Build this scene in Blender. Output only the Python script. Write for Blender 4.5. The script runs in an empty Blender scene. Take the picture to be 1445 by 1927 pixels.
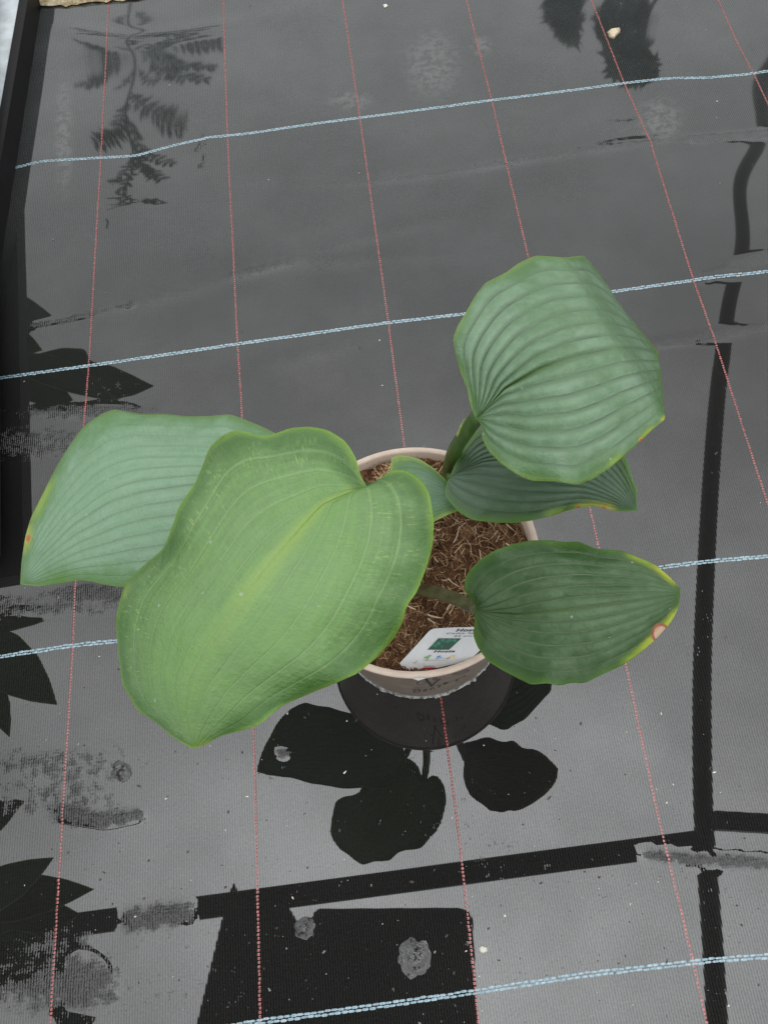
import bpy, math, random
import numpy as np
from mathutils import Vector, Matrix, noise
random.seed(7); RNG = np.random.default_rng(7)
S = bpy.context.scene
COL = S.collection

# ------------------------------------------------------------ camera
H = 0.80                                   # lens height over the wet fabric
FPX, PITCH, ROLL, W, HT = 1616.0, 63.93, -9.318, 1445.0, 1927.0
_p, _r = math.radians(PITCH), math.radians(ROLL)
FW = np.array([0, math.cos(_p), -math.sin(_p)])
_rt = np.array([1.0, 0, 0]); _up = np.cross(_rt, FW)
RT = math.cos(_r) * _rt + math.sin(_r) * _up
UP = -math.sin(_r) * _rt + math.cos(_r) * _up
cd = bpy.data.cameras.new('camera'); cam = bpy.data.objects.new('camera', cd); COL.objects.link(cam)
cam.matrix_world = Matrix(((RT[0], UP[0], -FW[0], 0), (RT[1], UP[1], -FW[1], 0), (RT[2], UP[2], -FW[2], H), (0, 0, 0, 1)))
cd.sensor_fit = 'HORIZONTAL'; cd.sensor_width = 36; cd.lens = 36 * FPX / W
cd.clip_start = 0.01; cd.clip_end = 200
S.camera = cam

# ------------------------------------------------------------ light: bright white-film greenhouse roof, an even overcast dome
wd = bpy.data.worlds.new('World'); S.world = wd; wd.use_nodes = True
nt = wd.node_tree; nt.nodes.clear()
ow = nt.nodes.new('ShaderNodeOutputWorld'); bg = nt.nodes.new('ShaderNodeBackground')
tc = nt.nodes.new('ShaderNodeTexCoord'); sx = nt.nodes.new('ShaderNodeSeparateXYZ')
mr = nt.nodes.new('ShaderNodeMapRange'); mr.inputs[1].default_value = 0.0; mr.inputs[2].default_value = 1.0
mr.inputs[3].default_value = 0.95; mr.inputs[4].default_value = 3.1
bg.inputs[0].default_value = (0.975, 0.99, 1.0, 1)
nt.links.new(tc.outputs['Generated'], sx.inputs[0]); sq = nt.nodes.new('ShaderNodeMath'); sq.operation = 'POWER'; sq.use_clamp = True; sq.inputs[1].default_value = 9.0
nt.links.new(sx.outputs[2], sq.inputs[0]); nt.links.new(sq.outputs[0], mr.inputs[0])
nt.links.new(mr.outputs[0], bg.inputs[1]); nt.links.new(bg.outputs[0], ow.inputs[0])
S.view_settings.view_transform = 'Standard'; S.view_settings.look = 'None'
S.view_settings.exposure = 0.12; S.view_settings.gamma = 1.0; S.view_settings.use_curve_mapping = False

# ------------------------------------------------------------ survey helpers: photograph measurements to metres
def unp(px, z):
    """points (n,2) measured in the photograph, at height z (n,) -> metres"""
    px = np.asarray(px, float).reshape(-1, 2); z = np.broadcast_to(np.asarray(z, float), (len(px),))
    d = FW[None] + RT[None] * ((px[:, 0:1] - W / 2) / FPX) - UP[None] * ((px[:, 1:2] - HT / 2) / FPX)
    return d * ((z - H) / d[:, 2])[:, None] + np.array([0, 0, H])
def unm(px, z):
    """the same for a thing seen mirrored in the water: real place above the water"""
    z = np.asarray(z, float); P = unp(px, -z); P[:, 2] *= -1
    return P
def prj(P):
    d = np.asarray(P, float) - np.array([0, 0, H]); zz = d @ FW
    return np.stack([W / 2 + FPX * (d @ RT) / zz, HT / 2 - FPX * (d @ UP) / zz], -1)
def resample(pts, n, sm=2):
    p = np.asarray(pts, float)
    d = np.r_[0, np.cumsum(np.linalg.norm(np.diff(p, axis=0), axis=1))]
    t = np.linspace(0, d[-1], n)
    q = np.stack([np.interp(t, d, p[:, k]) for k in range(p.shape[1])], -1)
    for _ in range(sm):
        q[1:-1] = (q[:-2] + 2 * q[1:-1] + q[2:]) / 4
    return q
def lerpn(v, s):
    v = np.asarray(v, float); return np.interp(s, np.linspace(0, 1, len(v)), v)
def smooth_lerp(v, s):
    x = np.linspace(0, 1, 201); y = np.interp(x, np.linspace(0, 1, len(v)), v)
    k = np.hanning(41); k /= k.sum(); y = np.convolve(np.pad(y, 20, mode='reflect', reflect_type='odd'), k, 'valid')
    return np.interp(s, x, y)

# ------------------------------------------------------------ object helpers
def tag(o, label=None, cat=None, group=None, kind=None):
    if label: o['label'] = label
    if cat: o['category'] = cat
    if group: o['group'] = group
    if kind: o['kind'] = kind
    return o
def empty(name, loc=(0, 0, 0)):
    o = bpy.data.objects.new(name, None); o.location = loc; o.empty_display_size = 0.02; COL.objects.link(o); return o
def mesh(name, V, Fc, mat, parent=None, smooth=True, attrs=None, mats=None, midx=None):
    me = bpy.data.meshes.new(name)
    me.from_pydata(np.asarray(V, float).tolist(), [], Fc if isinstance(Fc, list) else Fc.tolist())
    if attrs:
        for k, a in attrs.items():
            at = me.attributes.new(k, 'FLOAT', 'POINT'); at.data.foreach_set('value', np.asarray(a, np.float32).ravel())
    for m in (mats or [mat]): me.materials.append(m)
    if midx is not None: me.polygons.foreach_set('material_index', np.asarray(midx, np.int32))
    if smooth: me.polygons.foreach_set('use_smooth', np.ones(len(me.polygons), bool))
    me.update()
    o = bpy.data.objects.new(name, me); COL.objects.link(o)
    if parent is not None:
        o.parent = parent; o.matrix_parent_inverse = Matrix.Translation(parent.location).inverted() if parent.type == 'EMPTY' else Matrix()
    return o
def gridfaces(nu, nv, off=0, wrap=False):
    i, j = np.meshgrid(np.arange(nu - 1), np.arange(nv if wrap else nv - 1), indexing='ij')
    a = i * nv + j; b = i * nv + (j + 1) % nv
    return (np.stack([a, b, b + nv, a + nv], -1).reshape(-1, 4) + off)
def tube(path, rad, nseg=8, flat=1.0, nrm=None, cap=True):
    P = np.asarray(path, float); n = len(P); rad = np.broadcast_to(np.asarray(rad, float), (n,))
    T = np.gradient(P, axis=0); T /= np.linalg.norm(T, axis=1)[:, None] + 1e-12
    a = np.array([0, 0, 1.0]) if nrm is None else np.asarray(nrm, float)
    V = []
    for k in range(n):
        t = T[k]; b = a - t * (a @ t)
        if np.linalg.norm(b) < 1e-4: b = np.array([1.0, 0, 0]) - t * t[0]
        b /= np.linalg.norm(b); c = np.cross(t, b); a = b if nrm is None else a
        for q in range(nseg):
            w = 2 * math.pi * q / nseg
            V.append(P[k] + rad[k] * (math.cos(w) * c + flat * math.sin(w) * b))
    Fq = gridfaces(n, nseg, wrap=True).tolist()
    if cap: Fq += [list(range(nseg))[::-1], list(range((n - 1) * nseg, n * nseg))]
    return np.array(V), Fq
def join(parts):
    V, Fc, o = [], [], 0
    for v, f in parts:
        v = np.asarray(v, float); V.append(v); Fc += [[i + o for i in q] for q in f]; o += len(v)
    return np.concatenate(V), Fc
def lathe(prof, n=96, c=(0, 0)):
    pr = np.asarray(prof, float); a = np.linspace(0, 2 * math.pi, n, endpoint=False)
    V = np.stack([c[0] + pr[:, 0:1] * np.cos(a), c[1] + pr[:, 0:1] * np.sin(a), np.repeat(pr[:, 1:2], n, 1)], -1).reshape(-1, 3)
    return V, gridfaces(len(pr), n, wrap=True)
def box(c, sz, rz=0.0):
    x, y, z = [q / 2 for q in sz]; R = Matrix.Rotation(rz, 3, 'Z')
    V = [np.array(R @ Vector((a * x, b * y, d * z))) + c for a in (-1, 1) for b in (-1, 1) for d in (-1, 1)]
    return np.array(V), [[0, 1, 3, 2], [4, 6, 7, 5], [0, 4, 5, 1], [2, 3, 7, 6], [0, 2, 6, 4], [1, 5, 7, 3]]
def beam(a, b, w, h):
    a, b = np.asarray(a, float), np.asarray(b, float); t = (b - a) / np.linalg.norm(b - a)
    s = np.cross(t, [0, 0, 1.0]); s = s / np.linalg.norm(s) if np.linalg.norm(s) > 1e-3 else np.array([1.0, 0, 0]); u = np.cross(s, t)
    V = [p + i * s * w / 2 + j * u * h / 2 for p in (a, b) for i, j in ((-1, -1), (1, -1), (1, 1), (-1, 1))]
    return np.array(V), [[3, 2, 1, 0], [4, 5, 6, 7], [0, 1, 5, 4], [1, 2, 6, 5], [2, 3, 7, 6], [3, 0, 4, 7]]
def extrude_poly(top, thick):
    top = np.asarray(top, float); n = len(top); bot = top - np.array([0, 0, thick])
    return np.r_[top, bot], [list(range(n)), list(range(n, 2 * n))[::-1]] + [[i, (i + 1) % n, n + (i + 1) % n, n + i][::-1] for i in range(n)]

# ------------------------------------------------------------ material helpers
class NT:
    def __init__(s, name):
        s.m = bpy.data.materials.new(name); s.m.use_nodes = True; s.t = s.m.node_tree; s.t.nodes.clear()
        s.out = s.t.nodes.new('ShaderNodeOutputMaterial')
    def n(s, typ, **kw):
        nd = s.t.nodes.new('ShaderNode' + typ)
        for k, v in kw.items(): setattr(nd, k, v)
        return nd
    def put(s, sock, v):
        if hasattr(v, 'is_output'): s.t.links.new(v, sock)
        elif isinstance(v, (tuple, list)): sock.default_value = tuple(v) + ((1,) if len(v) == 3 and len(sock.default_value) == 4 else ())
        else: sock.default_value = v
    def attr(s, name): return s.n('Attribute', attribute_name=name).outputs['Fac']
    def math(s, op, a, b=0.0, c=0.0):
        nd = s.n('Math', operation=op); s.put(nd.inputs[0], a); s.put(nd.inputs[1], b); s.put(nd.inputs[2], c); return nd.outputs[0]
    def rng(s, v, a, b, c=0.0, d=1.0, sm=True):
        nd = s.n('MapRange'); nd.interpolation_type = 'SMOOTHSTEP' if sm else 'LINEAR'
        for k, q in enumerate((v, a, b, c, d)): s.put(nd.inputs[k], q)
        return nd.outputs[0]
    def mix(s, f, a, b, bt='MIX'):
        nd = s.n('Mix', data_type='RGBA', blend_type=bt); s.put(nd.inputs[0], f); s.put(nd.inputs[6], a); s.put(nd.inputs[7], b); return nd.outputs[2]
    def noise(s, vec, scale, det=3.0, rough=0.55):
        nd = s.n('TexNoise'); s.put(nd.inputs['Vector'], vec); nd.inputs['Scale'].default_value = scale
        nd.inputs['Detail'].default_value = det; nd.inputs['Roughness'].default_value = rough; return nd.outputs['Fac']
    def pos(s): return s.n('NewGeometry').outputs['Position']
    def mapping(s, vec, rot=(0, 0, 0), scale=(1, 1, 1)):
        nd = s.n('Mapping'); s.put(nd.inputs[0], vec); nd.inputs[2].default_value = rot; nd.inputs[3].default_value = scale; return nd.outputs[0]
    def xyz(s, x, y, z=0.0):
        nd = s.n('CombineXYZ'); s.put(nd.inputs[0], x); s.put(nd.inputs[1], y); s.put(nd.inputs[2], z); return nd.outputs[0]
    def bump(s, h, strength, dist, nrm=None):
        nd = s.n('Bump'); nd.inputs['Strength'].default_value = strength; nd.inputs['Distance'].default_value = dist; s.put(nd.inputs['Height'], h)
        if nrm is not None: s.put(nd.inputs['Normal'], nrm)
        return nd.outputs[0]
    def bsdf(s, col, rough, ior=1.5, spec=0.5, nrm=None, link=True):
        b = s.n('BsdfPrincipled'); s.put(b.inputs['Base Color'], col); s.put(b.inputs['Roughness'], rough)
        b.inputs['IOR'].default_value = ior; s.put(b.inputs['Specular IOR Level'], spec)
        if nrm is not None: s.put(b.inputs['Normal'], nrm)
        if link: s.t.links.new(b.outputs[0], s.out.inputs[0])
        return b
def plain(name, col, rough=0.5, var=0.15, scale=200.0, ior=1.5, bump=0.0, spec=0.5):
    t = NT(name); nz = t.noise(t.pos(), scale)
    c = t.mix(t.rng(nz, 0.3, 0.7), tuple(q * (1 - var) for q in col), tuple(min(1, q * (1 + var)) for q in col))
    t.bsdf(c, rough, ior, spec, t.bump(nz, 1.0, bump) if bump else None); return t.m

PSI = -0.040                      # direction of the red threads on the ground
WET_IOR = 1.84
# ------------------------------------------------------------ ground: woven weed-control fabric under a film of water
def mat_fabric():
    t = NT('wet_woven_fabric'); P = t.pos()
    h = t.attr('height'); rg = t.attr('gloss_loss'); st = t.attr('stain')
    q = t.mapping(P, rot=(0, 0, -PSI))
    wob = t.noise(P, 60, 2)
    sep = t.n('SeparateXYZ'); t.put(sep.inputs[0], q)
    xx = t.math('ADD', sep.outputs[0], t.math('MULTIPLY', wob, 0.0012))
    rib = t.math('SINE', t.math('MULTIPLY', xx, 2 * math.pi / 0.0023))
    cross = t.math('SINE', t.math('MULTIPLY', sep.outputs[1], 2 * math.pi / 0.0031))
    fine = t.noise(P, 520, 3, 0.6); mid = t.noise(P, 95, 4, 0.65)
    weave = t.math('ADD', t.math('MULTIPLY', rib, 0.00022), t.math('MULTIPLY', cross, 0.00007))
    hf = t.math('ADD', t.math('ADD', h, weave), t.math('ADD', t.math('MULTIPLY', t.math('SUBTRACT', fine, 0.5), 0.0009), t.math('MULTIPLY', t.math('SUBTRACT', mid, 0.5), 0.0036)))
    top = t.math('SMOOTH_MAX', hf, 0.0, 0.00025)
    film = t.math('MULTIPLY', weave, 0.0007)              # the weave just shows through the water film
    hh = t.math('ADD', top, film)
    nrm = t.bump(hh, 1.0, 1.0)
    dry = t.rng(hf, 0.0, 0.0006)
    ribc = t.rng(t.math('ADD', rib, t.math('MULTIPLY', t.math('SUBTRACT', fine, 0.5), 4.0)), -1.6, 1.6, 0.5, 1.4)
    base = t.mix(t.noise(P, 9, 4), (0.012, 0.012, 0.0115), (0.019, 0.019, 0.018))
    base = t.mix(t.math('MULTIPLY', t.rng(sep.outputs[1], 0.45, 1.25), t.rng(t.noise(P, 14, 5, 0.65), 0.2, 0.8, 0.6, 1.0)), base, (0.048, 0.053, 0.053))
    base = t.mix(1.0, base, ribc, 'MULTIPLY')
    base = t.mix(t.math('MULTIPLY', st, t.rng(t.noise(P, 90, 4, 0.7), 0.38, 0.6)), base, (0.085, 0.09, 0.086))
    rough = t.math('ADD', t.math('ADD', rg, t.math('MULTIPLY', dry, 0.09)), t.math('MULTIPLY', st, 0.08))
    spv = t.math('MULTIPLY', t.rng(t.noise(P, 6, 5, 0.6), 0.3, 0.75, 0.42, 0.57), t.math('MULTIPLY', t.math('MULTIPLY', t.rng(sep.outputs[1], 0.12, 0.5, 1.0, 0.90), t.rng(sep.outputs[1], 0.65, 1.2, 1.0, 1.15)), t.rng(t.math('ADD', rib, t.math('MULTIPLY', t.math('SUBTRACT', fine, 0.5), 5.0)), -1.6, 1.6, 0.80, 1.12)))
    t.bsdf(base, rough, WET_IOR, spv, nrm); return t.m

RIDGES = [  # polyline on the ground, height, half width (m)
    ([(640, 345), (760, 336), (860, 322), (980, 300), (1100, 282), (1230, 266), (1445, 250), (1600, 240)], 0.0009, 0.009),
    ([(1310, 262), (1445, 252), (1600, 242)], 0.0012, 0.010),
    ([(1320, 520), (1380, 500), (1445, 482), (1600, 460)], 0.0019, 0.011),
    ([(1170, 655), (1300, 638), (1445, 614), (1600, 600)], 0.0016, 0.009),
    ([(60, 612), (170, 592), (250, 572)], 0.0014, 0.006),
    ([(250, 572), (350, 545), (450, 515), (600, 470), (740, 430)], 0.0006, 0.010),
    ([(440, 515), (600, 490), (760, 480)], 0.0007, 0.010),
    ([(370, 290), (392, 262), (388, 320)], 0.0012, 0.006),
    ([(1215, 1610), (1300, 1618), (1445, 1626), (1600, 1632)], 0.00175, 0.005),
    ([(345, 1716), (250, 1732)], 0.0019, 0.010),
    ([(120, 1530), (200, 1545), (260, 1535)], 0.0014, 0.006),
]
ISLES = [(20, 835, 210, 38, 0.0014), (150, 775, 150, 16, 0.0014), (40, 1140, 200, 26, 0.0014), (200, 1112, 110, 16, 0.0015), (40, 1500, 170, 60, 0.0011), (60, 1430, 200, 30, 0.0009),
         (90, 1800, 120, 75, 0.0011), (170, 1850, 60, 45, 0.0011), (536, 1418, 16, 10, 0.0017), (60, 1880, 160, 40, 0.0011), 
         (1240, 225, 60, 30, 0.0012), (1140, 240, 60, 28, 0.0010), (1370, 515, 40, 14, 0.0015)]
def height_field(XY):
    P = np.c_[XY, np.zeros(len(XY))]; h = np.full(len(P), -0.0011)
    # slow unevenness of the ground
    X, Y = XY[:, 0], XY[:, 1]
    for k in range(14):
        a = RNG_W[k]; h += a[3] * 0.00007 * np.sin(a[0] * X + a[1] * Y + a[2])
    for pl, hh, w in RIDGES:
        g = unp(np.array(pl, float), 0)[:, :2]; best = np.full(len(P), 9.0)
        for a, b in zip(g[:-1], g[1:]):
            ab = b - a; tt = np.clip(((XY - a) @ ab) / (ab @ ab), 0, 1); best = np.minimum(best, np.linalg.norm(XY - (a + tt[:, None] * ab), axis=1))
        h += hh * np.exp(-(best / w) ** 2)
    for cx, cy, rx, ry, hh in ISLES:
        c = unp([(cx, cy)], 0)[0, :2]; ex = unp([(cx + rx, cy)], 0)[0, :2] - c; ey = unp([(cx, cy - ry)], 0)[0, :2] - c
        M = np.linalg.inv(np.stack([ex, ey], 1)); u = (XY - c) @ M.T
        h += 0.86 * hh * np.exp(-1.1 * (u ** 2).sum(1) ** 1.5)
    return h
RNG_W = [(RNG.uniform(-40, 40), RNG.uniform(-40, 40), RNG.uniform(0, 6.28), RNG.uniform(0.4, 1.4)) for _ in range(14)]
WRINKLES = [([(380, 338), (520, 342), (640, 345), (760, 336), (860, 322), (980, 300), (1100, 282), (1230, 266), (1445, 250), (1600, 240)], 0.0011, 0.009), ([(170, 592), (350, 545), (450, 515), (600, 470), (740, 430), (900, 395)], 0.0010, 0.012),
            ([(440, 518), (600, 492), (760, 480), (900, 478)], 0.0007, 0.012), ([(500, 690), (640, 650), (720, 618)], 0.0005, 0.014), ([(380, 330), (392, 285), (396, 240)], 0.0008, 0.007), ([(100, 395), (260, 388), (420, 400)], 0.0006, 0.012),
            ([(880, 660), (1000, 640), (1180, 655)], 0.0005, 0.012), ([(760, 210), (900, 235), (1050, 240)], 0.0005, 0.014), ([(60, 40), (240, 72), (420, 45), (560, 25)], 0.0012, 0.016)]
def wrinkle(XY):
    X, Y = XY[:, 0], XY[:, 1]; z = np.zeros(len(XY))
    for pl, hh, w in WRINKLES:
        g = resample(unp(np.array(pl, float), 0)[:, :2], 40, 4); best = np.full(len(XY), 9.0); along = np.zeros(len(XY))
        for k, (a, b) in enumerate(zip(g[:-1], g[1:])):
            ab = b - a; tt = np.clip(((XY - a) @ ab) / (ab @ ab), 0, 1); dd = np.linalg.norm(XY - (a + tt[:, None] * ab), axis=1); m = dd < best; best[m] = dd[m]; along[m] = (k + tt[m]) / 39
        z += hh * np.exp(-(best / w) ** 2) * np.sin(math.pi * np.clip(along, 0.02, 0.98)) ** 0.6
    f = np.clip((Y - 0.5) / 0.3, 0, 1)
    for k in range(10):
        a = RNG_W[k]; z += f * 0.00012 * a[3] * np.sin(0.7 * a[0] * X + 1.1 * a[1] * Y + a[2] * 2)
    z[(Y > 1.45) | (np.abs(X) > 0.85)] = 0
    return z
def zground(XY):
    XY = np.asarray(XY, float); return np.maximum(height_field(XY), -0.0004) + 0.0004 + wrinkle(XY)

def build_fabric():
    xs = np.r_[np.linspace(-3.2, -0.66, 20)[:-1], np.arange(-0.66, 0.80, 0.004), np.linspace(0.81, 3.2, 20)]
    ys = np.r_[np.linspace(-2.6, -0.18, 20)[:-1], np.arange(-0.18, 1.42, 0.004), np.linspace(1.43, 4.4, 20)]
    Xg, Yg = np.meshgrid(xs, ys, indexing='ij'); XY = np.stack([Xg.ravel(), Yg.ravel()], -1)
    h = height_field(XY); far = (XY[:, 1] > 1.45) | (np.abs(XY[:, 0]) > 0.85)
    h[far] = -0.001
    z = np.maximum(h, -0.0004) + 0.0004 + wrinkle(XY)
    px = prj(np.c_[XY, np.zeros(len(XY))]); vis = (FW[1] * XY[:, 1] + H * math.sin(_p)) > 0.05
    gl = 0.012 + 0.040 * np.clip((XY[:, 1] - 0.45) / 0.75, 0, 1) ** 1.3
    st = np.zeros(len(XY))
    for cx, cy, rx, ry in ((815, 120, 50, 62), (660, 188, 40, 18), (905, 85, 20, 20), (1240, 225, 40, 40), (120, 250, 16, 110)):
        d = ((px[:, 0] - cx) / rx) ** 2 + ((px[:, 1] - cy) / ry) ** 2; st = np.maximum(st, np.where(vis, np.exp(-d ** 2), 0))
    V = np.c_[XY, z]
    o = mesh('ground_fabric', V, gridfaces(len(xs), len(ys))[:, ::-1], mat_fabric(), attrs={'height': h, 'gloss_loss': gl, 'stain': st})
    # orient upwards
    if o.data.polygons[0].normal.z < 0: o.data.flip_normals()
    return tag(o, kind='structure')
fabric = build_fabric()

# threads woven into the fabric
def mat_thread(name, a, b):
    t = NT(name); c = t.mix(t.rng(t.noise(t.pos(), 300, 2), 0.35, 0.65), a, b); t.bsdf(c, 0.12, 1.84, 0.5); return t.m
M_RED = mat_thread('red_thread', (0.22, 0.035, 0.03), (0.40, 0.09, 0.08))
M_BLUE = mat_thread('blue_thread', (0.17, 0.29, 0.35), (0.34, 0.46, 0.52))
def bead_rows(path, pitch, rows, lenf, wid, hgt):
    """flattened stitches along a path on the fabric; rows = list of (side offset, phase)"""
    d = np.r_[0, np.cumsum(np.linalg.norm(np.diff(path, axis=0), axis=1))]
    n = int(d[-1] / pitch); parts = []; V = []; Fc = []
    for off, ph in rows:
        s = (np.arange(n) + ph) * pitch + RNG.normal(0, pitch * 0.05, n)
        c = np.stack([np.interp(s, d, path[:, k]) for k in range(2)], -1)
        c2 = np.stack([np.interp(s + 1e-3, d, path[:, k]) for k in range(2)], -1)
        T = c2 - c; T /= np.linalg.norm(T, axis=1)[:, None] + 1e-9; N = np.stack([-T[:, 1], T[:, 0]], -1)
        c = c + N * (off + RNG.normal(0, wid * 0.06, n))[:, None]
        z = zground(c) + 0.0002
        L = pitch * lenf / 2
        wv = wid / 2 * RNG.uniform(0.75, 1.1, n)
        ring = [(-1, 0), (-0.6, -0.85), (0.6, -0.85), (1, 0), (0.6, 0.85), (-0.6, 0.85)]
        base = len(V) and sum(len(v) for v in V)
        blk = np.zeros((n, 8, 3))
        for k, (a, b) in enumerate(ring):
            blk[:, k, :2] = c + T * (a * L) + N * (b * wv)[:, None]; blk[:, k, 2] = z
        for k, a in ((6, -0.45), (7, 0.45)):
            blk[:, k, :2] = c + T * (a * L); blk[:, k, 2] = z + hgt
        V.append(blk.reshape(-1, 3))
        for i in range(n):
            o = base + i * 8
            Fc += [[o, o + 1, o + 6], [o + 1, o + 2, o + 7, o + 6], [o + 2, o + 3, o + 7], [o + 3, o + 4, o + 7], [o + 4, o + 5, o + 6, o + 7], [o + 5, o, o + 6]]
    return np.concatenate(V), Fc
RED = [[(215, -60), (205, 0), (190, 296), (167, 688), (150, 900), (137, 1215), (118, 1530), (95, 1927), (92, 2000)],
       [(418, -60), (420, 0), (428, 255), (447, 647), (456, 790), (470, 1200), (478, 1400), (484, 1650), (490, 1925), (492, 2000)],
       [(637, -60), (645, 0), (677, 221), (705, 420), (731, 607), (760, 835), (800, 1130), (832, 1330), (862, 1560), (895, 1867), (906, 2000)],
       [(862, -60), (878, 0), (925, 188), (993, 480), (1040, 680), (1112, 965), (1180, 1262), (1240, 1545), (1305, 1812), (1345, 2000)],
       [(1085, -60), (1113, 0), (1174, 156), (1222, 262), (1265, 400), (1305, 527), (1345, 640), (1390, 780), (1445, 950), (1500, 1120)],
       [(1322, -60), (1352, 0), (1385, 75), (1418, 137), (1450, 205), (1500, 300)]]
BLUE = [[(-60, 345), (0, 322), (78, 302), (190, 296), (255, 293), (330, 272), (395, 257), (470, 250), (677, 221), (925, 188), (1174, 156), (1260, 147), (1330, 146), (1418, 137), (1520, 118)],
        [(-60, 722), (0, 711), (167, 688), (447, 647), (731, 607), (870, 591), (1155, 548), (1305, 527), (1445, 510), (1540, 500)],
        [(-60, 1243), (0, 1236), (137, 1215), (220, 1207), (500, 1172), (900, 1118), (1140, 1083), (1250, 1067), (1320, 1058), (1445, 1047), (1540, 1036)],
        [(380, 1942), (480, 1925), (690, 1897), (895, 1867), (1100, 1835), (1305, 1812), (1360, 1806), (1445, 1800), (1540, 1790)]]
for pl in RED:
    g = resample(unp(np.array(pl, float), 0)[:, :2], 240, 6)
    V, Fc = bead_rows(g, 0.0030, [(0, 0)], 0.80, 0.0026, 0.00016)
    mesh('red_thread', V, Fc, M_RED, fabric)
for pl in BLUE:
    g = resample(unp(np.array(pl, float), 0)[:, :2], 240, 6)
    V, Fc = bead_rows(g, 0.0056, [(-0.0012, 0), (0.0012, 0.5)], 1.05, 0.0024, 0.0005)
    mesh('blue_thread', V, Fc, M_BLUE, fabric)

# sand and grit strip beyond the far edge of the fabric
def mat_sand():
    t = NT('pale_sand'); P = t.pos(); nz = t.noise(P, 120, 5, 0.7)
    c = t.mix(t.rng(nz, 0.35, 0.65), (0.30, 0.22, 0.10), (0.62, 0.54, 0.38)); t.bsdf(c, 0.85, 1.4, 0.3, t.bump(nz, 1.0, 0.004)); return t.m
def build_sand():
    xs = np.linspace(0, 1, 60); edge = resample([(-140, 60), (40, 24), (58, 14), (100, 12), (160, 8), (250, 0), (330, -14), (420, -40)], 60, 1)
    rows = []
    for k, dy in enumerate((0, -6, -20, -60, -160)):
        e = edge.copy(); e[:, 1] += dy + (RNG.normal(0, 2.0, 60) if k == 0 else 0)
        g = unp(e, 0)[:, :2]; rows.append(np.c_[g, 0.001 + 0.006 * min(k, 2) + RNG.uniform(0, 0.002, 60)])
    o = mesh('sand_strip', np.concatenate(rows), gridfaces(5, 60), mat_sand())
    if o.data.polygons[0].normal.z < 0: o.data.flip_normals()
    tag(o, kind='structure')
build_sand()

# ------------------------------------------------------------ pot
PC = np.array([0.0181, 0.2742]); RIM_R, POT_H, BASE_R = 0.1024, 0.152, 0.0805
def pot_r(z): return BASE_R + (RIM_R - 0.0015 - BASE_R) * (z / POT_H)
def mat_pot(name, a, b, rough):
    t = NT(name); P = t.pos(); nz = t.noise(P, 70, 4); fi = t.noise(P, 600, 2)
    c = t.mix(t.rng(nz, 0.35, 0.7), a, b)
    c = t.mix(t.rng(t.noise(P, 160, 5, 0.7), 0.63, 0.72), c, tuple(q * 0.45 for q in a))
    t.bsdf(c, rough, 1.45, 0.4, t.bump(fi, 0.3, 0.0003)); return t.m
M_POT = mat_pot('taupe_plastic', (0.20, 0.165, 0.135), (0.25, 0.205, 0.17), 0.5)
M_RIM = mat_pot('peach_plastic', (0.62, 0.50, 0.41), (0.69, 0.565, 0.47), 0.42)
M_PRINT = plain('dark_print', (0.035, 0.03, 0.028), 0.6)
M_PAPER = plain('white_paper', (0.55, 0.55, 0.54), 0.45, 0.04)
pot = empty('plant_pot', (PC[0], PC[1], 0)); tag(pot, 'round beige plastic pot with dark printed flower motif, standing in the puddle', 'pot')
prof = [(0.0, 0.004), (BASE_R - 0.006, 0.003), (BASE_R - 0.001, 0.0004), (BASE_R, 0.003)] + [(pot_r(z), z) for z in np.linspace(0.01, POT_H - 0.0036, 12)]
V, Fc = lathe(prof, 128, PC); mesh('pot_wall', V, Fc[:, ::-1] if False else Fc, M_POT, pot)
rr = RIM_R
prof = [(pot_r(POT_H - 0.0036) - 0.0005, POT_H - 0.0036), (rr - 0.0006, POT_H - 0.0034), (rr, POT_H - 0.0028), (rr, POT_H - 0.0014), (rr - 0.0008, POT_H - 0.0004), (rr - 0.002, POT_H), (rr - 0.0046, POT_H - 0.0003),
        (rr - 0.0054, POT_H - 0.0014), (rr - 0.0062, POT_H - 0.022), (rr - 0.009, POT_H - 0.05)]
V, Fc = lathe(prof, 160, PC)
V[:, 2] += 0.0006 * np.sin(3 * np.arctan2(V[:, 1] - PC[1], V[:, 0] - PC[0]) + 1)
mesh('rim', V, Fc, M_RIM, pot)
def cone_hit(px, lift=0.00035):
    out = []
    for x, y in np.asarray(px, float).reshape(-1, 2):
        d = FW + RT * ((x - W / 2) / FPX) - UP * ((y - HT / 2) / FPX); o = np.array([0, 0, H]); best = None
        for tt in np.linspace(0.55, 0.95, 1600):
            p = o + d * tt
            if p[2] < POT_H + 0.001 and np.hypot(p[0] - PC[0], p[1] - PC[1]) < (pot_r(p[2]) if p[2] < POT_H - 0.0036 else RIM_R) + lift:
                best = p; break
        out.append(best if best is not None else p)
    return np.array(out)
def ribbon_on_pot(px, w):
    P = cone_hit(resample(px, max(4, len(px) * 3), 1)); T = np.gradient(P, axis=0); T /= np.linalg.norm(T, axis=1)[:, None] + 1e-9
    N = np.c_[P[:, :2] - PC, np.zeros(len(P))]; N /= np.linalg.norm(N, axis=1)[:, None]; B = np.cross(T, N)
    V = np.concatenate([P + B * w / 2 + N * 0.0002, P - B * w / 2 + N * 0.0002]); n = len(P)
    return V, [[i, i + 1, n + i + 1, n + i] for i in range(n - 1)]
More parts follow.
